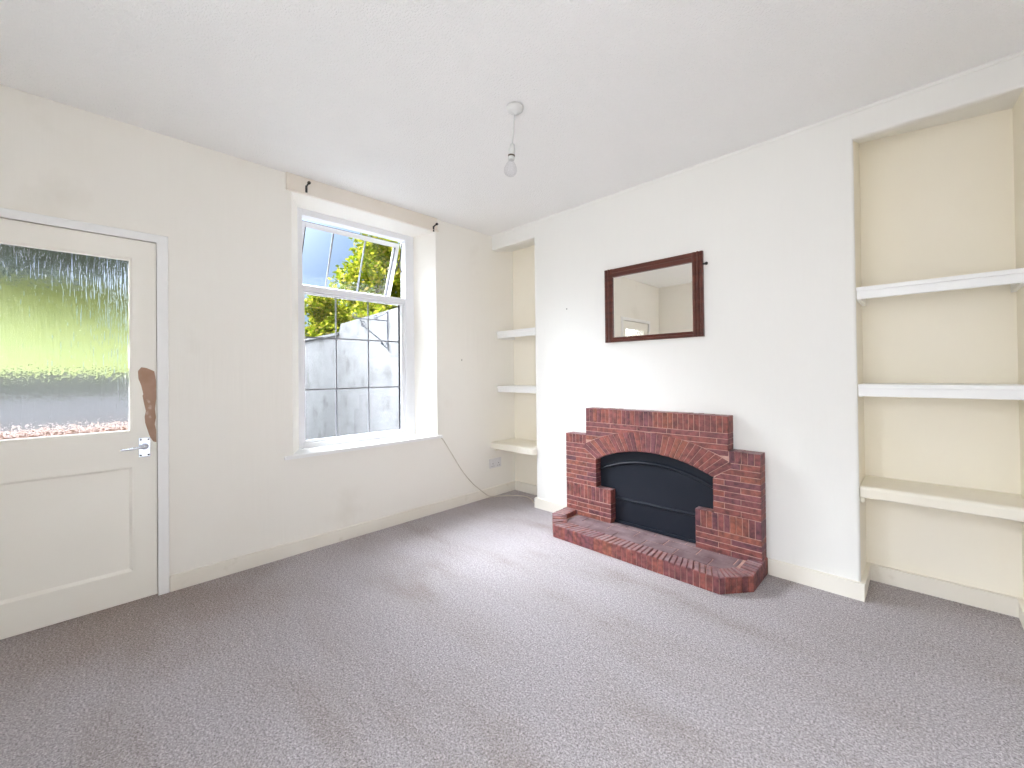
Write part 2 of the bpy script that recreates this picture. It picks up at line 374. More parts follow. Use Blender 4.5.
bm.normal_update(); bmesh.ops.triangulate(bm, faces=[f for f in bm.faces if len(f.verts) > 4])
structure('baseboard_far', bm, M['skirt'])
skirt([(XR - t, XR + .004, YB, 0, 0.092)], 'baseboard_right')
skirt([(0, XR, YB - .004, YB + t, 0.092)], 'baseboard_rear')

# door surround, board over the window, paper edge under the ceiling
bm = bmesh.new()
prism(bm, [(DY1, 0), (DY1 + .046, 0), (DY1 + .046, DZ + .040), (DY0 - .046, DZ + .040), (DY0 - .046, 0), (DY0, 0), (DY0, DZ), (DY1, DZ)], 0, -0.002, 0.014, 0.003)
box(bm, -0.12, -0.045, DY1 - .014, DY1 + .001, 0, DZ); box(bm, -0.12, -0.045, DY0 - .001, DY0 + .014, 0, DZ); box(bm, -0.12, -0.045, DY0, DY1, DZ - .014, DZ + .001)
structure('trim_1', bm, M['gloss'])
bm = bmesh.new()
box(bm, -0.003, 0.016, -1.838, -0.650, 2.398, H + .002, 0.002)
box(bm, -0.003, 0.021, -1.838, -0.640, 2.386, 2.400, 0.004)
structure('trim_2', bm, M['batten'])
bm = bmesh.new(); box(bm, 0.0, XR, -0.004, 0.003, H - .016, H + .001); structure('trim_3', bm, M['wall_far'])

# ------------------------------------------------------------------ front door (glazed)
d1 = thing('door_1', (0, DY1, 0), kind='structure')
dx0, dx1 = -0.045, -0.005
dy0, dy1 = DY0 + .003, DY1 - .003
gy0, gy1, gz0, gz1 = -3.150, -2.585, 0.885, 1.797
py0, py1, pz0, pz1 = -3.150, -2.577, 0.163, 0.703
bm = bmesh.new()
box(bm, dx0, dx1, dy0, gy0, 0.006, DZ - .004); box(bm, dx0, dx1, gy1, dy1, 0.006, DZ - .004)
box(bm, dx0, dx1, gy0, gy1, gz1, DZ - .004); box(bm, dx0, dx1, gy0, gy1, pz1, gz0); box(bm, dx0, dx1, gy0, gy1, 0.006, pz0)
link('door_leaf', bm, M['door'], d1)
bm = bmesh.new()      # sunk panel with a sloping moulded edge
e = 0.012; A = [(py0, pz0), (py1 - .008, pz0), (py1 - .008, pz1), (py0, pz1)]; B = [(py0 + e, pz0 + e), (py1 - .008 - e, pz0 + e), (py1 - .008 - e, pz1 - e), (py0 + e, pz1 - e)]
va = [bm.verts.new((dx1 + .0005, *p)) for p in [(py0 - .004, pz0 - .004), (py1, pz0 - .004), (py1, pz1 + .004), (py0 - .004, pz1 + .004)]]
vb = [bm.verts.new((dx1 - .003, *p)) for p in A]; vc = [bm.verts.new((dx1 - .013, *p)) for p in B]
for r0, r1 in ((va, vb), (vb, vc)):
    for i in range(4): bm.faces.new((r0[i], r0[(i + 1) % 4], r1[(i + 1) % 4], r1[i]))
bm.faces.new(vc)
back = [bm.verts.new((dx0 + .005, *p)) for p in A]; bm.faces.new(back)
link('panel', bm, M['door'], d1)
bm = bmesh.new()      # glazing bead
for a in ((gy0, gy0 + .010, gz0, gz1), (gy1 - .010, gy1, gz0, gz1), (gy0 + .010, gy1 - .010, gz0, gz0 + .010), (gy0 + .010, gy1 - .010, gz1 - .010, gz1)):
    box(bm, -0.040, -0.010, a[0], a[1], a[2], a[3], 0.002)
link('glazing_bead', bm, M['door'], d1)
bm = bmesh.new(); box(bm, -0.030, -0.024, gy0 + .004, gy1 - .004, gz0 + .004, gz1 - .004); tag(link('pane', bm, M['obscured'], d1), 'rippled obscured glass')
patch = [(-2.562, 1.205), (-2.549, 1.225), (-2.529, 1.222), (-2.496, 1.204), (-2.4885, 1.15), (-2.4885, 1.06), (-2.494, 1.0), (-2.490, 0.954), (-2.495, 0.92), (-2.490, 0.89), (-2.4885, 0.821), (-2.502, 0.827), (-2.516, 0.856), (-2.525, 0.893), (-2.534, 0.93), (-2.536, 0.962), (-2.531, 0.993), (-2.539, 1.038), (-2.544, 1.074), (-2.541, 1.082), (-2.549, 1.128), (-2.560, 1.164)]
bm = bmesh.new(); prism(bm, patch, 0, dx1 - .002, dx1 + .0006)
tag(link('paint_patch', bm, M['bare'], d1), 'brown bare patch where the cream paint has come off')
hd = bmesh.new(); box(hd, dx1 - .001, dx1 + .006, -2.560, -2.513, 0.750, 0.852, 0.0025)
hp_ = link('handle_plate', hd, M['chrome'], d1)
bm = bmesh.new()
for yy in (-2.552, -2.521):
    for zz in (0.760, 0.842): lathe(bm, [(0.0045, 0), (0.0045, 0.001), (0.001, 0.0022)], (dx1 + .006, yy, zz), 12, Vector((1, 0, 0)))
link('screw', bm, M['slot'], hp_)
bm = bmesh.new(); lathe(bm, [(0.016, 0), (0.016, 0.006), (0.011, 0.012), (0.009, 0.040), (0.004, 0.044)], (dx1 + .006, -2.537, 0.806), 20, Vector((1, 0, 0)))
tube(bm, smooth_path([(0.040, -2.533, 0.806), (0.044, -2.565, 0.806), (0.043, -2.600, 0.802), (0.040, -2.632, 0.801)]), [0.0075] * 10 + [0.0065] * 10 + [0.005] * 11, 10)
link('handle', bm, M['chrome'], hp_, smooth=True)

# ------------------------------------------------------------------ window
w1 = thing('window_1', (-0.22, -1.22, 0.65), kind='structure')
fx0, fx1 = -0.275, -0.200
bm = bmesh.new()
box(bm, fx0, fx1, -1.720, -1.668, 0.655, 2.378, 0.004)
box(bm, fx0, fx1, -0.835, -0.740, 0.655, 2.378, 0.004)
box(bm, fx0, fx1, -1.668, -0.835, 2.322, 2.378, 0.004)
box(bm, fx0, fx1, -1.668, -0.835, 0.650, 0.690, 0.004)
box(bm, fx0, fx1 - .004, -1.668, -0.835, 1.779, 1.823, 0.004)
link('window_frame', bm, M['upvc'], w1)
bm = bmesh.new()      # fixed light bead
gx = -0.245
for a in ((-1.668, -1.650, 0.690, 1.779), (-0.868, -0.835, 0.690, 1.779), (-1.650, -0.868, 0.690, 0.706), (-1.650, -0.868, 1.765, 1.779)):
    box(bm, gx - .02, fx1 - .015, a[0], a[1], a[2], a[3], 0.003)
link('glazing_bead', bm, M['upvc'], w1)
bm = bmesh.new(); box(bm, gx - .004, gx + .004, -0.880, -0.867, 0.704, 1.766); box(bm, gx - .004, gx + .004, -1.652, -0.867, 0.703, 0.708)
link('gasket', bm, M['gasket'], w1)
bm = bmesh.new(); box(bm, gx - .003, gx + .003, -1.655, -0.862, 0.700, 1.770); pf = link('pane', bm, M['glass'], w1)
bm = bmesh.new()
for yy in (-1.417, -1.157): box(bm, gx + .004, gx + .010, yy - .005, yy + .005, 0.706, 1.766)
for zz in (1.451, 1.069): box(bm, gx + .0045, gx + .0095, -1.650, -0.868, zz - .005, zz + .005)
link('glazing_bar', bm, M['bar'], pf)
# top-hung casement pushed open at the bottom
ang = math.radians(22); hx, hz = -0.243, 2.292
def tilt(bm):
    R = Matrix.Rotation(ang, 4, 'Y')
    for v in bm.verts:
        q = R @ Vector((v.co.x - 0, 0, v.co.z)); v.co = Vector((q.x + hx, v.co.y, q.z + hz))
    return bm
SL = 0.50; y0, y1 = -1.664, -0.858
bm = bmesh.new()
for a in ((y0, y0 + .036, -SL, 0), (y1 - .036, y1, -SL, 0), (y0 + .036, y1 - .036, -.036, 0), (y0 + .036, y1 - .036, -SL, -SL + .036)):
    box(bm, -0.045, 0.0, a[0], a[1], a[2], a[3], 0.003)
cs = link('casement', tilt(bm), M['upvc'], w1)
bm = bmesh.new()
for a in ((y0 + .034, y0 + .040, -SL + .034, -.034), (y1 - .041, y1 - .034, -SL + .034, -.034)): box(bm, -0.030, 0.0015, a[0], a[1], a[2], a[3])
box(bm, -0.050, -0.040, y0 - .004, y1 + .004, -0.004, 0.004); box(bm, -0.050, -0.040, y1 - .004, y1 + .004, -SL, 0.004)
link('gasket', tilt(bm), M['gasket'], cs)
bm = bmesh.new(); box(bm, -0.026, -0.020, y0 + .03, y1 - .03, -SL + .03, -.03); link('pane', tilt(bm), M['glass'], cs)
bm = bmesh.new()
for yy in (-1.417, -1.157): box(bm, -0.019, -0.013, yy - .006, yy + .006, -SL + .034, -.034)
link('glazing_bar', tilt(bm), M['bar'], cs)
bm = bmesh.new()     # friction stay at the right-hand side
tube(bm, [(-0.238, -0.845, 2.30), (-0.262, -0.846, 2.16)], 0.006, 6)
tube(bm, [(-0.262, -0.846, 2.16), (-0.345, -0.852, 2.055)], 0.005, 6); tube(bm, [(-0.238, -0.846, 2.05), (-0.300, -0.850, 2.16)], 0.005, 6)
link('window_stay', bm, M['gasket'], w1)
bm = bmesh.new()
prism(bm, [(-0.2, -1.705), (0.0, -1.81), (0.0, -1.858), (0.022, -1.858), (0.026, -1.850), (0.026, -0.628), (0.022, -0.620), (0.0, -0.620), (0.0, -0.655), (-0.2, -0.748)], 2, 0.629, 0.652, 0.004)
link('window_sill', bm, M['gloss'], w1)

# ------------------------------------------------------------------ curtain pole brackets
for i, (yy, zz, lab) in enumerate(((-1.716, 2.428, 'small black curtain pole bracket over the left end of the window, nearer the door'),
                                   (-0.692, 2.408, 'small black curtain pole bracket over the right end of the window, nearer the alcove'))):
    t = thing('curtain_bracket', (0.016, yy, zz), lab, 'bracket', 'curtain pole brackets over the window')
    bm = bmesh.new(); box(bm, 0.0155, 0.021, yy - .007, yy + .007, zz - .030, zz + .018, 0.002); link('back_plate', bm, M['iron'], t)
    bm = bmesh.new(); tube(bm, smooth_path([(0.020, yy, zz + .010), (0.040, yy, zz + .018), (0.062, yy, zz + .022)], 5), 0.0055, 8)
    lathe(bm, [(0.004, -0.010), (0.010, -0.006), (0.011, 0.0), (0.010, 0.006), (0.004, 0.010)], (0.066, yy, zz + .022), 14, Vector((1, 0, 0)))
    link('arm', bm, M['iron'], t, smooth=True)

# ------------------------------------------------------------------ alcove shelves
def shelf(name, x0, x1, yf, yb, z0, z1, label, group, lip=True, bend=None):
    t = thing(name, ((x0 + x1) / 2, (yf + yb) / 2, z0), label, 'shelf', group)
    if lip:
        bm = bmesh.new(); box(bm, x0 + .0015, x1 - .0015, yf - .004, yb - .001, z1 - .021, z1, 0.003); link('board', bm, M['gloss'], t)
        bm = bmesh.new(); box(bm, x0 + .0015, x1 - .0015, yf + .004, yf + .022, z0, z1 - .0205, 0.003); link('front_rail', bm, M['gloss'], t)
        for a, b in ((x0 + .001, x0 + .018), (x1 - .018, x1 - .001)):
            bm = bmesh.new(); box(bm, a, b, yf + .024, yb - .002, z0 - .004, z1 - .0215, 0.002); link('end_batten', bm, M['gloss'], t)
    return t
G1, G2 = 'white shelves in the narrow alcove beside the window', 'white shelves in the wide right-hand alcove'
shelf('alcove_shelf', 0, bx0, 0.050, AL, 1.512, 1.580, 'top white shelf in the narrow corner alcove left of the chimney breast', G1)
shelf('alcove_shelf', 0, bx0, 0.050, AL, 0.992, 1.052, 'middle white shelf in the narrow corner alcove left of the chimney breast', G1)
shelf('alcove_shelf', bx1, XA, 0.012, AR, 1.531, 1.592, 'top white shelf in the wide alcove right of the fireplace', G2)
shelf('alcove_shelf', bx1, XA, 0.012, AR, 1.034, 1.096, 'middle white shelf in the wide alcove right of the fireplace', G2)
t = thing('alcove_shelf', (0.27, 0.1, 0.462), 'lowest cream shelf in the corner alcove, deep with a rounded projecting front corner', 'shelf', G1)
bm = bmesh.new()
prism(bm, [(0.0015, AL - .001), (0.0015, -0.050)] + arc(0.520, -0.028, 0.030, 250, 360, 6) + [(0.550, -0.004), (bx0 - .002, -0.001), (bx0 - .002, AL - .001)], 2, 0.462, 0.520, 0.010)
link('board', bm, M['cream_gloss'], t)
bm = bmesh.new(); box(bm, 0.001, 0.018, 0.0, AL - .002, 0.430, 0.4615, 0.002); link('end_batten', bm, M['cream_gloss'], t)
bm = bmesh.new(); box(bm, bx0 - .018, bx0 - .001, 0.03, AL - .002, 0.430, 0.4615, 0.002); link('end_batten', bm, M['cream_gloss'], t)
t = thing('alcove_shelf', (3.0, 0.15, 0.518), 'lowest shelf in the wide right alcove, thick board with rounded front edge', 'shelf', G2)
bm = bmesh.new()
prism(bm, [(AR - .001, 0.518), (AR - .001, 0.577)] + arc(0.008 + .018, 0.577 - .018, 0.018, 90, 180, 5) + arc(0.008 + .008, 0.518 + .008, 0.008, 180, 270, 4), 0, bx1 + .003, XA - .002)
link('board', bm, M['cream_gloss'], t)
for a, b in ((bx1 + .001, bx1 + .018), (XA - .018, XA - .001)):
    bm = bmesh.new(); box(bm, a, b, 0.04, AR - .002, 0.486, 0.5175, 0.002); link('end_batten', bm, M['cream_gloss'], t)

# ------------------------------------------------------------------ brick fireplace
FP = thing('brick_fireplace', (1.61, -0.05, 0.0), 'stepped red brick fireplace surround with arched opening and raised brick hearth', 'fireplace')
FY = -0.100; HZ = 0.078
cxA, czA, rI, rO = 1.625, -0.3087, 0.934, 1.069
def inner_z(x): return czA + math.sqrt(max(0, rI ** 2 - (x - cxA) ** 2))
oL, oR = 1.213, 2.037; jL, jR = 1.335, 1.930; jz = 0.318
# mortar core following the stepped outline and arched opening
arcp = [(cxA + rI * math.sin(t_), czA + rI * math.cos(t_)) for t_ in [math.asin((oL - cxA) / rI) + (math.asin((oR - cxA) / rI) - math.asin((oL - cxA) / rI)) * i / 24 for i in range(25)]]
outline = [(0.939, HZ - .07), (0.939, 0.696), (1.129, 0.696), (1.129, 0.900), (2.125, 0.900), (2.125, 0.696), (2.293, 0.696), (2.293, HZ - .07),
           (jR + .006, HZ - .07), (jR + .006, jz - .006), (oR + .006, jz - .006)] + [(x + (.006 if i == 0 else (-.006 if i == 24 else 0)), z + .006) for i, (x, z) in enumerate(arcp[::-1])] + [(oL - .006, jz - .006), (jL - .006, jz - .006), (jL - .006, HZ - .07)]
core = bmesh.new(); prism(core, outline, 1, -0.001, FY + .0035)
core.normal_update(); bmesh.ops.triangulate(core, faces=[f for f in core.faces if len(f.verts) > 4])
core_o = link('mortar', core, M['mortar'], FP)
bricks = bmesh.new()
g = 0.0035
def brick(pts, ch=0.0022, yf=None, yb=None, bm=None):
    a = -0.003 if yb is None else yb
    j = random.uniform(-.0012, .0012)
    prism(bm if bm is not None else bricks, pts, 1, a, (FY if yf is None else yf) + j, ch)
AE = math.radians(30.5)      # the ring's end bricks fan out to this angle on the outside
zOE = czA + (rO + .003) * math.cos(AE); xOE = (rO + .003) * math.sin(AE); zIE = inner_z(oR)
def outer_x(z, side):
    if z < zOE:
        f = max(0.0, (z - zIE) / (zOE - zIE)); return cxA + side * ((oR - cxA + .003) + (xOE - oR + cxA - .003) * f)
    q = rO + 0.003
    return cxA + side * math.sqrt(max(0, q * q - (z - czA) ** 2))
def course(x0, x1, z0, z1, L=0.205, off=0.0, clip=True):
    """one course of stretchers between x0 and x1, cut round the arch ring when it meets it"""
    segs = [(x0, x0, x1, x1)]     # bottom-left, top-left, bottom-right, top-right
    zt = czA + rO
    if clip and z0 < zt and z1 > 0.53:
        zb_ = max(z0, 0.53)
        lb, lt = outer_x(zb_, -1), (outer_x(z1, -1) if z1 < zt else cxA)
        rb, rt = outer_x(zb_, 1), (outer_x(z1, 1) if z1 < zt else cxA)
        segs = []
        if lb > x0 + .012: segs.append((x0, x0, min(lb, x1), min(lt, x1)))
        if rb < x1 - .012: segs.append((max(rb, x0), max(rt, x0), x1, x1))
    for bl, tl, br, tr in segs:
        cuts = []; x = x0 - off
        while x < x1:
            x += L
            if max(bl, tl) + .03 < x < min(br, tr) - .03: cuts.append(x)
        edges = [(bl, tl)] + [(c, c) for c in cuts] + [(br, tr)]
        for (a0, a1), (b0, b1) in zip(edges, edges[1:]):
            h = g / 2
            p = [(a0 + h, z0 + h), (b0 - h, z0 + h), (b1 - h, z1 - h), (a1 + h, z1 - h)]
            if b0 - a0 < .012 or b1 - a1 < .004:
                if b0 - a0 < .012 and b1 - a1 < .012: continue
            brick(p)
def soldiers(x0, x1, z0, z1, w=0.034):
    n = max(1, round((x1 - x0) / w)); s = (x1 - x0) / n
    for i in range(n):
        a = x0 + i * s + g / 2 * random.uniform(.8, 1.2); b = x0 + (i + 1) * s - g / 2
        e = random.uniform(-.0015, .0015)
        brick([(a, z0 + g / 2), (b, z0 + g / 2), (b, z1 - g / 2 + e), (a, z1 - g / 2 + e)])
# top slab
soldiers(1.124, 2.130, 0.800, 0.905)
for k in range(3): course(1.124, 2.130, 0.800 - (k + 1) * .034, 0.800 - k * .034, 0.210, (0.0, 0.11, 0.05)[k])
# shoulders and piers
soldiers(0.934, 1.124, 0.628, 0.700); soldiers(2.130, 2.298, 0.628, 0.700)
course(1.124, 2.130, 0.664, 0.698, 0.21, 0.08); course(1.124, 2.130, 0.630, 0.664, 0.21, 0.16)
for k in range(9):
    z1 = 0.628 - k * 0.0344; z0 = z1 - 0.0344
    course(0.934, oL, z0, z1, 0.195, (0.0, 0.10)[k % 2]); course(oR, 2.298, z0, z1, 0.185, (0.03, 0.12)[k % 2])
soldiers(0.934, jL, 0.213, 0.318); soldiers(jR, 2.298, 0.213, 0.318)
for k in range(4):
    z1 = 0.213 - k * 0.034; z0 = z1 - 0.034
    course(0.934, jL, z0, z1, 0.205, (0.0, 0.10)[k % 2], False); course(jR, 2.298, z0, z1, 0.205, (0.07, 0.0)[k % 2], False)
link('brickwork', bricks, M['brick'], FP)
# arch ring of soldiers
bricks = bmesh.new(); a0 = math.asin((oL - cxA) / rI); a1 = math.asin((oR - cxA) / rI)
n = 27
for i in range(n):
    ta = a0 + (a1 - a0) * i / n; tb = a0 + (a1 - a0) * (i + 1) / n; hh = .0017
    ri, ro = rI, rO
    pa = lambda r, t_, s: (cxA + r * math.sin(t_ + s * hh / r), czA + r * math.cos(t_ + s * hh / r))
    oa = -AE + 2 * AE * i / n; ob = -AE + 2 * AE * (i + 1) / n
    brick([pa(ri, ta, 1), pa(ri, tb, -1), pa(ro, ob, -1), pa(ro, oa, 1)])
link('arch', bricks, M['brick'], FP)
# hearth
hpoly = [(0.922, -0.005), (0.934, -0.278), (1.056, -0.420), (2.180, -0.438), (2.303, -0.288), (2.303, -0.005)]
def inset(poly, d):
    out = []; n = len(poly)
    for i in range(n):
        p0, p1, p2 = Vector(poly[i - 1]), Vector(poly[i]), Vector(poly[(i + 1) % n])
        e1 = (p1 - p0).normalized(); e2 = (p2 - p1).normalized(); n1 = Vector((-e1.y, e1.x)); n2 = Vector((-e2.y, e2.x))
        s = (n1 + n2).normalized(); out.append(tuple(p1 + s * d / max(.4, s.dot(n1))))
    return out
bm = bmesh.new(); prism(bm, [(x, y) for x, y in inset(hpoly, 0.004)], 2, 0.001, HZ - .004); link('hearth_mortar', bm, M['mortar'], FP)
bm = bmesh.new()      # inner hearth pavers
x = 1.02; row = 0
ix0, ix1 = 1.045, 2.20
for r_, (ya, yb) in enumerate(((-0.300, -0.202), (-0.200, -0.104), (-0.102, -0.012))):
    xx = ix0 + (0.0 if r_ % 2 == 0 else -0.1)
    while xx < ix1:
        a = max(xx, ix0); b = min(xx + .205, ix1)
        if b - a > .02: prism(bm, [(a + .002, ya + .002), (b - .002, ya + .002), (b - .002, yb - .002), (a + .002, yb - .002)], 2, 0.02, HZ + random.uniform(-.0015, .001), 0.003)
        xx += .205
link('hearth_paver', bm, M['hearth_tile'], FP)
bm = bmesh.new()      # border bricks on edge, square to each side
def border(p, q, w, depth, z0a, z0b, s0=0.0, s1=0.0):
    p, q = Vector(p), Vector(q); L = (q - p).length; d = (q - p) / L; nrm = Vector((-d.y, d.x))
    n = max(1, round(L / w)); s = L / n
    for i in range(n):
        fa, fb = i / n, (i + 1) / n
        a, b = p + d * (i * s + .0018), p + d * ((i + 1) * s - .0018)
        # skewed inner ends near the mitred corners
        ia, ib = a + nrm * depth + d * (s0 * (1 - fa) + s1 * fa), b + nrm * depth + d * (s0 * (1 - fb) + s1 * fb)
        zt = z0a + (z0b - z0a) * fa + random.uniform(-.0015, .0025)
        prism(bm, [tuple(a), tuple(b), tuple(ib), tuple(ia)], 2, 0.002, zt, 0.004)
z_ = 0.088
border(hpoly[1], hpoly[2], 0.030, 0.105, 0.106, z_, 0.02, -0.045)
border(hpoly[2], hpoly[3], 0.0345, 0.115, z_, z_, 0.05, -0.05)
border(hpoly[3], hpoly[4], 0.030, 0.105, z_, z_, 0.045, -0.02)
border(hpoly[4], hpoly[5], 0.034, 0.080, z_ + .004, z_ + .006, 0.02, 0.0)
border(hpoly[0], hpoly[1], 0.034, 0.100, 0.110, 0.110, 0.0, -0.02)
link('hearth_kerb', bm, M['brick'], FP)

# black arched cover standing in the opening
FC = thing('fireplace_cover', (1.625, -0.045, HZ), 'black arched metal panel closing off the opening of the brick fireplace', 'fire cover')
cp = [(jL + .002, HZ + .003)] + [(jL + .002, jz + .001), (oL + .002, jz + .001)] + [(x, z - .003) for x, z in arcp] + [(oR - .002, jz + .001), (jR - .002, jz + .001), (jR - .002, HZ + .003)]
cp[3] = (oL + .002, cp[3][1]); cp[-4] = (oR - .002, cp[-4][1])
bm = bmesh.new(); prism(bm, cp, 1, -0.020, -0.042); bm.normal_update(); bmesh.ops.triangulate(bm, faces=[f for f in bm.faces if len(f.verts) > 4]); link('panel', bm, M['firecover'], FC)
bm = bmesh.new()      # raised ribs: arched rib and straight rib
def rib(path, w, y0_, y1_):
    pts = [Vector(p) for p in path]; sec = [(-w, 0), (-w * .8, .45), (-w * .45, .85), (0, 1), (w * .45, .85), (w * .8, .45), (w, 0)]; rings = []
    for i, p in enumerate(pts):
        d = (pts[min(i + 1, len(pts) - 1)] - pts[max(i - 1, 0)]).normalized(); nn = Vector((-d.y, d.x))
        rings.append([bm.verts.new((p.x + nn.x * a, y0_ + (y1_ - y0_) * h, p.y + nn.y * a)) for a, h in sec])
    for r0, r1 in zip(rings, rings[1:]):
        for k in range(len(sec) - 1): bm.faces.new((r0[k], r0[k + 1], r1[k + 1], r1[k]))
    bm.faces.new(rings[0]); bm.faces.new(rings[-1][::-1])
arcF = [(x, inner_z(x)) for x in [oL + (oR - oL) * i / 60 for i in range(61)]]
rib([(x, z - .083) for x, z in arcF if oL + .006 <= x <= oR - .006], 0.014, -0.041, -0.058)
rib([(jL + .004 + (jR - jL - .008) * i / 20, 0.256) for i in range(21)], 0.011, -0.0415, -0.052)
link('rib', bm, M['firecover'], FC)
bm = bmesh.new(); box(bm, jL + .003, jR - .003, -0.060, -0.041, HZ + .003, HZ + .020, 0.003); link('bottom_rail', bm, M['firecover'], FC)

# ------------------------------------------------------------------ mirror
MR = thing('wall_mirror', (1.613, -0.015, 1.392), 'rectangular mirror in a dark mahogany frame hanging on the chimney breast', 'mirror')
mx0, mx1, mz0, mz1 = 1.256, 1.970, 1.393, 1.936
yB, yF = -0.004, -0.026
sw = 0.066; tw, bw = 0.060, 0.036
def stile(x0, x1):
    bm = bmesh.new(); w = x1 - x0
    prof = [(x0, yB), (x0, yF + .004), (x0 + .004, yF), (x0 + w * .30, yF), (x0 + w * .34, yF + .006), (x0 + w * .42, yF + .006), (x0 + w * .46, yF - .003), (x0 + w * .54, yF - .006),
            (x0 + w * .62, yF - .003), (x0 + w * .66, yF + .006), (x0 + w * .74, yF + .006), (x0 + w * .78, yF), (x1 - .004, yF), (x1, yF + .006), (x1, yB)]
    prism(bm, prof, 2, mz0, mz1); bm.normal_update(); bmesh.ops.triangulate(bm, faces=[f for f in bm.faces if len(f.verts) > 4]); return bm
fr = link('frame', stile(mx0, mx0 + sw), M['wood'], MR)
link('frame', stile(mx1 - sw, mx1), M['wood'], MR)
def rail(z0, z1):
    bm = bmesh.new(); w = z1 - z0
    prof = [(yB, z0), (yF + .004, z0), (yF, z0 + .004), (yF, z0 + w * .45), (yF + .004, z0 + w * .5), (yF + .002, z0 + w * .6), (yF, z1 - .004), (yF + .004, z1), (yB, z1)]
    prism(bm, prof, 0, mx0 + sw - .001, mx1 - sw + .001); bm.normal_update(); bmesh.ops.triangulate(bm, faces=[f for f in bm.faces if len(f.verts) > 4]); return bm
link('frame', rail(mz1 - tw, mz1), M['wood'], MR); link('frame', rail(mz0, mz0 + bw), M['wood'], MR)
gx0, gx1_, gz0_, gz1_ = mx0 + sw, mx1 - sw, mz0 + bw, mz1 - tw
bm = bmesh.new(); b_ = 0.012
o4 = [bm.verts.new((x, -0.0125, z)) for x, z in ((gx0, gz0_), (gx1_, gz0_), (gx1_, gz1_), (gx0, gz1_))]
i4 = [bm.verts.new((x, -0.0132, z)) for x, z in ((gx0 + b_, gz0_ + b_), (gx1_ - b_, gz0_ + b_), (gx1_ - b_, gz1_ - b_), (gx0 + b_, gz1_ - b_))]
k4 = [bm.verts.new((v.co.x, -0.005, v.co.z)) for v in o4]
bm.faces.new(i4)
for i in range(4):
    bm.faces.new((o4[i], o4[(i + 1) % 4], i4[(i + 1) % 4], i4[i])); bm.faces.new((k4[i], k4[(i + 1) % 4], o4[(i + 1) % 4], o4[i]))
bm.faces.new(k4[::-1]); link('mirror_glass', bm, M['silver'], MR)
bm = bmesh.new(); lathe(bm, [(0.006, 0), (0.006, 0.018), (0.009, 0.020), (0.010, 0.028), (0.006, 0.033)], (mx1 - .004, -0.016, 1.852), 14, Vector((1, 0, 0))); link('hanging_peg', bm, M['iron'], MR)

# ------------------------------------------------------------------ pendant light
px_, py_ = 1.520, -1.254
PL = thing('pendant_light', (px_, py_, H), 'white ceiling rose with hanging flex, lampholder and bare clear bulb', 'ceiling light')
bm = bmesh.new(); lathe(bm, [(0.041, -.001), (0.041, -0.010), (0.038, -0.018), (0.028, -0.027), (0.012, -0.031), (0.007, -0.040), (0.004, -0.041)], (px_, py_, H), 32); link('ceiling_rose', bm, M['plastic'], PL, smooth=True)
def lean(h): return (px_ - 0.014 * h / 0.2, py_ - 0.010 * h / 0.2, H - h)     # the flex hangs slightly out of true
ax = (Vector(lean(0.1)) - Vector(lean(0.2))).normalized()
bm = bmesh.new(); tube(bm, [lean(0.036), lean(0.10), lean(0.19)], 0.0042, 8); link('flex', bm, M['plastic'], PL, smooth=True)
lh = bmesh.new(); lathe(lh, [(0.006, 0.0), (0.011, -0.006), (0.014, -0.022), (0.0165, -0.030), (0.0165, -0.055), (0.014, -0.057)], lean(0.182), 24, ax)
LHo = link('lampholder', lh, M['plastic'], PL, smooth=True)
bm = bmesh.new(); lathe(bm, [(0.0155, 0.0), (0.0175, -0.001), (0.0175, -0.007), (0.0155, -0.008)], lean(0.2395), 24, ax); link('skirt_ring', bm, M['brown_band'], LHo)
bm = bmesh.new(); lathe(bm, [(0.0155, 0.0), (0.0165, -0.001), (0.0165, -0.014), (0.013, -0.016)], lean(0.248), 24, ax); bl = link('bulb_cap', bm, M['plastic'], PL, smooth=True)
bm = bmesh.new(); lathe(bm, [(0.012, 0.0), (0.014, -0.008), (0.022, -0.022), (0.030, -0.038), (0.0325, -0.052), (0.030, -0.066), (0.022, -0.077), (0.010, -0.083), (0.001, -0.0845)], lean(0.262), 28, ax); link('bulb', bm, M['bulb'], PL, smooth=True)

# ------------------------------------------------------------------ double socket below the corner shelf
SK = thing('wall_socket', (0, 0.010, 0.31), 'white double plug socket on the window wall beneath the corner shelf', 'socket')
bm = bmesh.new(); box(bm, -0.001, 0.012, -0.068, 0.082, 0.268, 0.358, 0.004); link('face_plate', bm, M['socket'], SK)
for s in (-0.030, 0.045):
    bm = bmesh.new()
    box(bm, 0.0115, 0.0126, s - .003, s + .003, 0.305, 0.314); box(bm, 0.0115, 0.0126, s - .016, s - .008, 0.284, 0.289); box(bm, 0.0115, 0.0126, s + .008, s + .016, 0.284, 0.289)
    link('plug_hole', bm, M['slot'], SK)
    bm = bmesh.new(); box(bm, 0.0115, 0.0160, s - .006, s + .006, 0.328, 0.347, 0.0015); link('switch', bm, M['socket'], SK)

# cable from the sill corner down to the carpet and into the alcove
bm = bmesh.new()
tube(bm, smooth_path([(0.005, -0.632, 0.632), (0.006, -0.600, 0.600), (0.006, -0.507, 0.462), (0.006, -0.398, 0.303), (0.007, -0.290, 0.180), (0.013, -0.235, 0.128), (0.021, -0.160, 0.065), (0.026, -0.100, 0.022), (0.034, -0.040, 0.006),
     (0.075, 0.020, 0.005), (0.150, 0.100, 0.005), (0.225, 0.150, 0.005), (0.300, 0.155, 0.005), (0.390, 0.105, 0.005), (0.460, 0.060, 0.006), (0.516, 0.018, 0.010)], 8), 0.0040, 8)
tag(link('cable', bm, M['cable'], loc=(0.03, -0.04, 0), smooth=True), 'thin beige cable drooping from the window sill corner to the carpet by the alcove', 'cable')
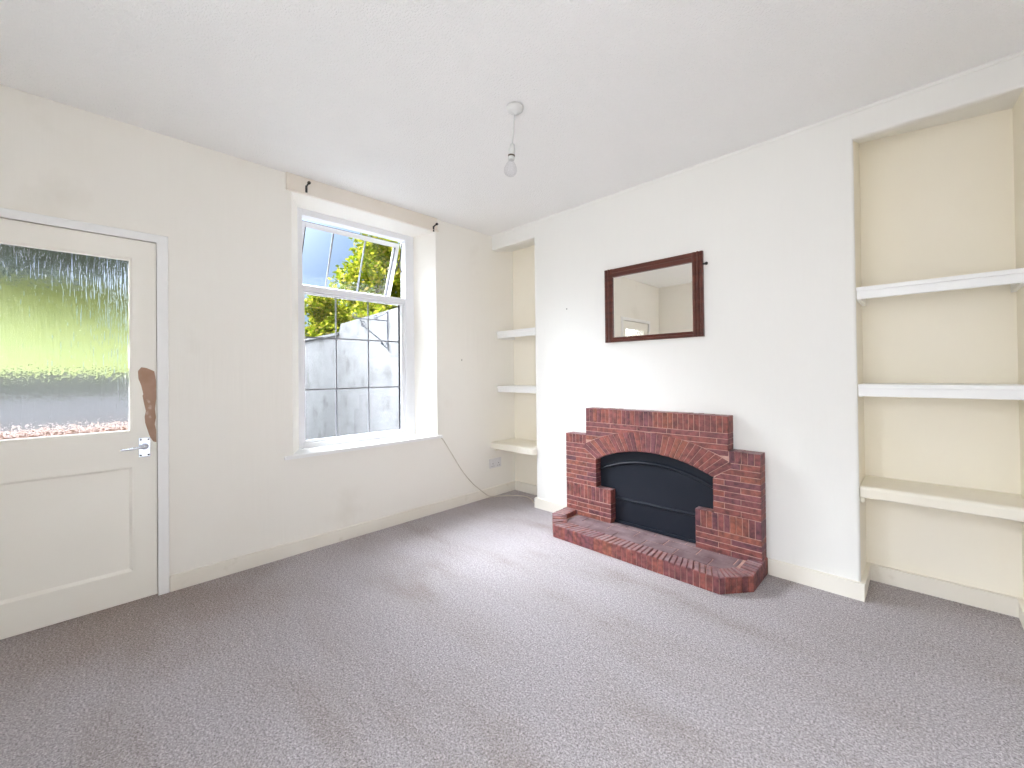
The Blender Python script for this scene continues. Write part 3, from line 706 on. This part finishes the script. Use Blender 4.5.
# little screws left in the walls
def screw(c, ax_, lab):
    bm = bmesh.new(); lathe(bm, [(0.003, -0.002), (0.003, 0.003), (0.0055, 0.004), (0.0055, 0.006), (0.002, 0.0075)], c, 12, Vector(ax_))
    tag(link('wall_screw', bm, M['screw'], loc=c), lab, 'screw')
screw((0, -0.391, 1.297), (1, 0, 0), 'tiny screw in the window wall between window and corner alcove')
screw((0.888, 0, 1.693), (0, -1, 0), 'tiny screw in the chimney breast left of the mirror')

# ------------------------------------------------------------------ outdoors
bm = bmesh.new(); box(bm, -14, -0.33, -9, 9, -0.6, -0.32); structure('ground', bm, M['yard'])
YW = 0.40
bm = bmesh.new()
prism(bm, [(-0.34, -0.33), (-0.34, 2.16), (-2.2, 2.15), (-4.35, 2.08), (-4.42, 1.94), (-9.0, 1.90), (-9.0, -0.33)], 1, YW, YW + .25)
box(bm, -9.0, -4.42, YW - .03, YW + .28, 1.885, 1.925)
tag(structure('yard_wall', bm, M['render']))
# iron hanging-basket bracket on the yard wall
BX = -2.72
BR = thing('basket_bracket', (BX, YW, 1.55), 'black wrought iron hanging basket bracket with scrolls on the yard wall outside the window', 'bracket')
bm = bmesh.new(); box(bm, BX - .012, BX + .012, YW - .012, YW - .0005, 1.545, 2.120, 0.002); link('back_bar', bm, M['iron_old'], BR)
bm = bmesh.new(); tube(bm, [(BX, YW - .012, 1.975), (BX, YW - .50, 1.975)], 0.008, 8)
def spiral(c, r0, r1, a0, turns, n=26):
    return [(BX, c[0] + (r0 + (r1 - r0) * i / n) * math.cos(a0 + turns * 2 * math.pi * i / n), c[1] + (r0 + (r1 - r0) * i / n) * math.sin(a0 + turns * 2 * math.pi * i / n)) for i in range(n + 1)]
tube(bm, spiral((YW - .50, 2.015), 0.040, 0.012, -math.pi / 2, -1.2), 0.007, 8); link('arm', bm, M['iron_old'], BR)
bm = bmesh.new()
tube(bm, smooth_path([(BX, YW - .43, 1.960), (BX, YW - .36, 1.860), (BX, YW - .24, 1.770), (BX, YW - .13, 1.690), (BX, YW - .06, 1.600), (BX, YW - .015, 1.575)], 6), 0.008, 8)
tube(bm, spiral((YW - .075, 1.640), 0.050, 0.012, -0.9, 1.2), 0.006, 8); tube(bm, spiral((YW - .39, 1.895), 0.045, 0.012, 2.2, -1.2), 0.006, 8)
link('brace', bm, M['iron_old'], BR)
bm = bmesh.new(); tube(bm, smooth_path([(BX, YW - .18, 1.985), (BX, YW - .14, 2.03), (BX, YW - .07, 2.06), (BX, YW - .015, 2.11)], 6), 0.006, 8); tube(bm, spiral((YW - .19, 2.02), 0.036, 0.010, -1.2, -1.2), 0.006, 8)
link('scroll', bm, M['iron_old'], BR)

def tree(name, blobs, n, size, trunk, label, cat, mat, seed=1, group=None, tr=0.09):
    rnd = random.Random(seed)
    t = thing(name, (trunk[0], trunk[1], -0.32), label, cat, group)
    bm = bmesh.new(); tot = sum(b[3] ** 2 for b in blobs)
    for (x, y, z, r, sq) in blobs:
        for _ in range(int(n * r * r / tot)):
            d = Vector((rnd.gauss(0, 1), rnd.gauss(0, 1), rnd.gauss(0, 1))).normalized()
            wob = 0.80 + 0.45 * noise.noise(d * 2.3 + Vector((x, y, z)))
            k = r * wob * (rnd.random() ** 0.28)
            c = Vector((x, y, z)) + Vector((d.x * k, d.y * k, d.z * k * sq))
            s = size * rnd.uniform(.6, 1.25)
            a = Vector((rnd.gauss(0, 1), rnd.gauss(0, 1), rnd.gauss(0, .6))).normalized(); b = a.orthogonal().normalized()
            b = (Matrix.Rotation(rnd.uniform(0, 6.28), 3, a) @ b)
            p = [c - a * s, c + b * s * .5, c + a * s, c - b * s * .5]
            bm.faces.new([bm.verts.new(q) for q in p])
    me = link('foliage', bm, mat, t)
    bm = bmesh.new(); b0 = blobs[0]
    tube(bm, smooth_path([(trunk[0], trunk[1], -0.32), (trunk[0] + .05, trunk[1], 0.8), ((trunk[0] + b0[0]) / 2, (trunk[1] + b0[1]) / 2, b0[2] - .6), (b0[0], b0[1], b0[2] + .3)], 6), [tr * (1 - .6 * i / 18) for i in range(19)], 10)
    for (x, y, z, r, sq) in blobs[1:4]:
        tube(bm, [((trunk[0] + b0[0]) / 2, (trunk[1] + b0[1]) / 2, b0[2] - .6), (x, y, z)], tr * .35, 7)
    link('trunk', bm, M['trunk'], t); return t
tree('leafy_tree', [(-8.0, 2.9, 3.6, 1.15, 1.05), (-7.6, 4.1, 4.2, 1.2, 1.0), (-8.3, 2.1, 2.5, 0.9, .8), (-7.6, 3.4, 2.6, 1.1, .9), (-8.2, 3.1, 4.7, .75, .9), (-7.0, 5.0, 3.2, 1.3, 1.1)], 26000, 0.075, (-8.0, 3.4),
     'bright yellow-green leafy tree rising beyond the grey yard wall', 'tree', M['leaf'], 3)
tree('leafy_shrub', [(-6.6, 1.32, 2.15, 0.66, .8), (-6.0, 1.9, 2.45, 0.7, .8), (-7.2, 1.22, 2.1, .60, .8), (-5.2, 1.5, 2.2, .55, .6), (-6.9, 1.1, 2.75, .5, .9)], 15000, 0.055, (-6.4, 1.5),
     'yellow-green bush spilling over the low end of the yard wall', 'shrub', M['leaf'], 5, tr=.05)
# what shows through the rippled door glass
bm = bmesh.new(); box(bm, -3.4, -3.05, -7.5, -1.9, -0.33, 0.985); structure('retaining_wall', bm, M['retaining'])
bm = bmesh.new(); box(bm, -3.42, -3.12, -7.5, -1.9, 0.985, 1.215); structure('wall_coping', bm, M['mossy'])
bm = bmesh.new(); prism(bm, [(-14, -.33), (-14, 4.4), (-13.2, 4.2), (-12.2, 2.6), (-12, -.33)], 1, -9, -1.2); structure('hillside', bm, M['hill'])
bm = bmesh.new()
prism(bm, [(-3.43, -0.33), (-3.43, 1.22), (-4.6, 1.80), (-6.2, 2.62), (-7.5, 2.75), (-9.0, 2.75), (-9.0, -0.33)], 1, -7.5, -1.9)
tag(link('grass_bank', bm, M['grass']), 'sloping bank of bright green grass seen through the front door glass', 'grass', kind='stuff')
PLt = thing('brick_planter', (-1.6, -3.0, -0.32), 'low orange brick planter outside the front door, along the foot of the door glass', 'planter')
bm = bmesh.new(); box(bm, -1.75, -1.45, -4.4, -1.95, -0.32, 0.74, 0.01); link('planter_body', bm, M['terracotta'], PLt)
bm = bmesh.new(); box(bm, -1.79, -1.41, -4.44, -1.92, 0.74, 0.79, 0.01); link('coping', bm, M['terracotta'], PLt)
tree('dark_tree', [(-7.0, -3.3, 4.0, 1.6, .85), (-7.4, -5.0, 4.1, 1.6, .9), (-6.8, -2.2, 4.0, 1.5, .85)], 16000, 0.12, (-7.2, -8.0), 'dark green tree overhanging the grass bank beyond the front door', 'tree', M['leaf_dark'], 9, tr=.14)

# ------------------------------------------------------------------ light
w = bpy.data.worlds.new('World'); scene.world = w; w.use_nodes = True
nt = w.node_tree; nt.nodes.clear(); wo = nt.nodes.new('ShaderNodeOutputWorld'); bg = nt.nodes.new('ShaderNodeBackground')
tc = nt.nodes.new('ShaderNodeTexCoord')
def lobe(d, power):
    d = Vector(d).normalized()
    v = N(nt, 'ShaderNodeVectorMath', operation='DOT_PRODUCT'); v.inputs[1].default_value = d
    nm = N(nt, 'ShaderNodeVectorMath', operation='NORMALIZE'); nt.links.new(tc.outputs['Generated'], nm.inputs[0]); nt.links.new(nm.outputs[0], v.inputs[0])
    mxx = N(nt, 'ShaderNodeMath', operation='MAXIMUM'); mxx.inputs[1].default_value = 0; nt.links.new(v.outputs['Value'], mxx.inputs[0])
    p = N(nt, 'ShaderNodeMath', operation='POWER'); p.inputs[1].default_value = power; nt.links.new(mxx.outputs[0], p.inputs[0]); return p.outputs[0]
def scaled(fac, col):
    m = N(nt, 'ShaderNodeVectorMath', operation='SCALE'); m.inputs[0].default_value = col; nt.links.new(fac, m.inputs['Scale']); return m.outputs[0]
sep = nt.nodes.new('ShaderNodeSeparateXYZ'); nt.links.new(tc.outputs['Generated'], sep.inputs[0])
base = ramp(nt, [(0.0, (0.20, 0.20, 0.20)), (0.02, (0.34, 0.45, 0.62)), (0.35, (0.20, 0.35, 0.62)), (1.0, (0.17, 0.31, 0.66))], sep.outputs['Z'])
LA = scaled(lobe((-0.55, -0.38, 0.70), 11), (108.0, 114.0, 123.0))     # added sky glow above the view, driving light through the front window
LB = scaled(lobe((0.25, -1.0, 0.15), 3), (4.6, 4.6, 4.7))          # added sky glow behind the house, feeding the rear fill window
s1 = N(nt, 'ShaderNodeVectorMath', operation='ADD'); s2 = N(nt, 'ShaderNodeVectorMath', operation='ADD')
nt.links.new(base.outputs[0], s1.inputs[0]); nt.links.new(LA, s1.inputs[1]); nt.links.new(s1.outputs[0], s2.inputs[0]); nt.links.new(LB, s2.inputs[1])
nt.links.new(s2.outputs[0], bg.inputs[0]); bg.inputs[1].default_value = 1.0; nt.links.new(bg.outputs[0], wo.inputs[0])
w.cycles.sampling_method = 'MANUAL'; w.cycles.sample_map_resolution = 512
def portal(name, loc, rot, sx, sy):
    l = bpy.data.lights.new(name, 'AREA'); l.shape = 'RECTANGLE'; l.size = sx; l.size_y = sy; l.cycles.is_portal = True
    o = bpy.data.objects.new(name, l); COL.objects.link(o); o.location = loc; o.rotation_euler = rot; return o
portal('window_portal', (-0.33, -1.225, 1.505), (0, math.radians(-90), 0), 1.70, 0.96)
portal('fill_window_portal', (2.3, YB - 0.2, 1.43), (math.radians(90), 0, 0), 2.1, 1.75)
portal('door_portal', (-0.33, -2.865, 1.34), (0, math.radians(-90), 0), 0.9, 0.57)
sun = bpy.data.lights.new('sun', 'SUN'); sun.energy = 6.0; sun.angle = math.radians(3); sun.color = (1, 0.96, 0.88)
so = bpy.data.objects.new('sun', sun); COL.objects.link(so); so.rotation_euler = Vector((-0.7, -0.30, -0.62)).to_track_quat('-Z', 'Y').to_euler(); so.location = (3, 1, 6)

# ------------------------------------------------------------------ camera
cam = bpy.data.cameras.new('camera'); co = bpy.data.objects.new('camera', cam); COL.objects.link(co); scene.camera = co
R3 = ((0.71467098, 0.69937282, -0.01109282), (0.01388061, 0.00167531, 0.99990226), (-0.69932305, 0.71475510, 0.00851043))
m = Matrix.Identity(4)
for i in range(3):
    m[i][0] = R3[0][i]; m[i][1] = R3[1][i]; m[i][2] = -R3[2][i]
m.translation = (2.94970, -2.75829, 1.16975); co.matrix_world = m
cam.sensor_width = 36; cam.lens = 418.0708 / 1024 * 36; cam.shift_y = (370.0472 - 384) / 1024; cam.clip_start = 0.02
scene.view_settings.view_transform = 'Standard'; scene.view_settings.look = 'None'; scene.view_settings.gamma = 1
scene.view_settings.use_curve_mapping = False; scene.view_settings.exposure = 0.46
scene.cycles.max_bounces = 16; scene.cycles.diffuse_bounces = 10; scene.cycles.transparent_max_bounces = 16; scene.cycles.caustics_refractive = True; scene.cycles.sample_clamp_indirect = 8
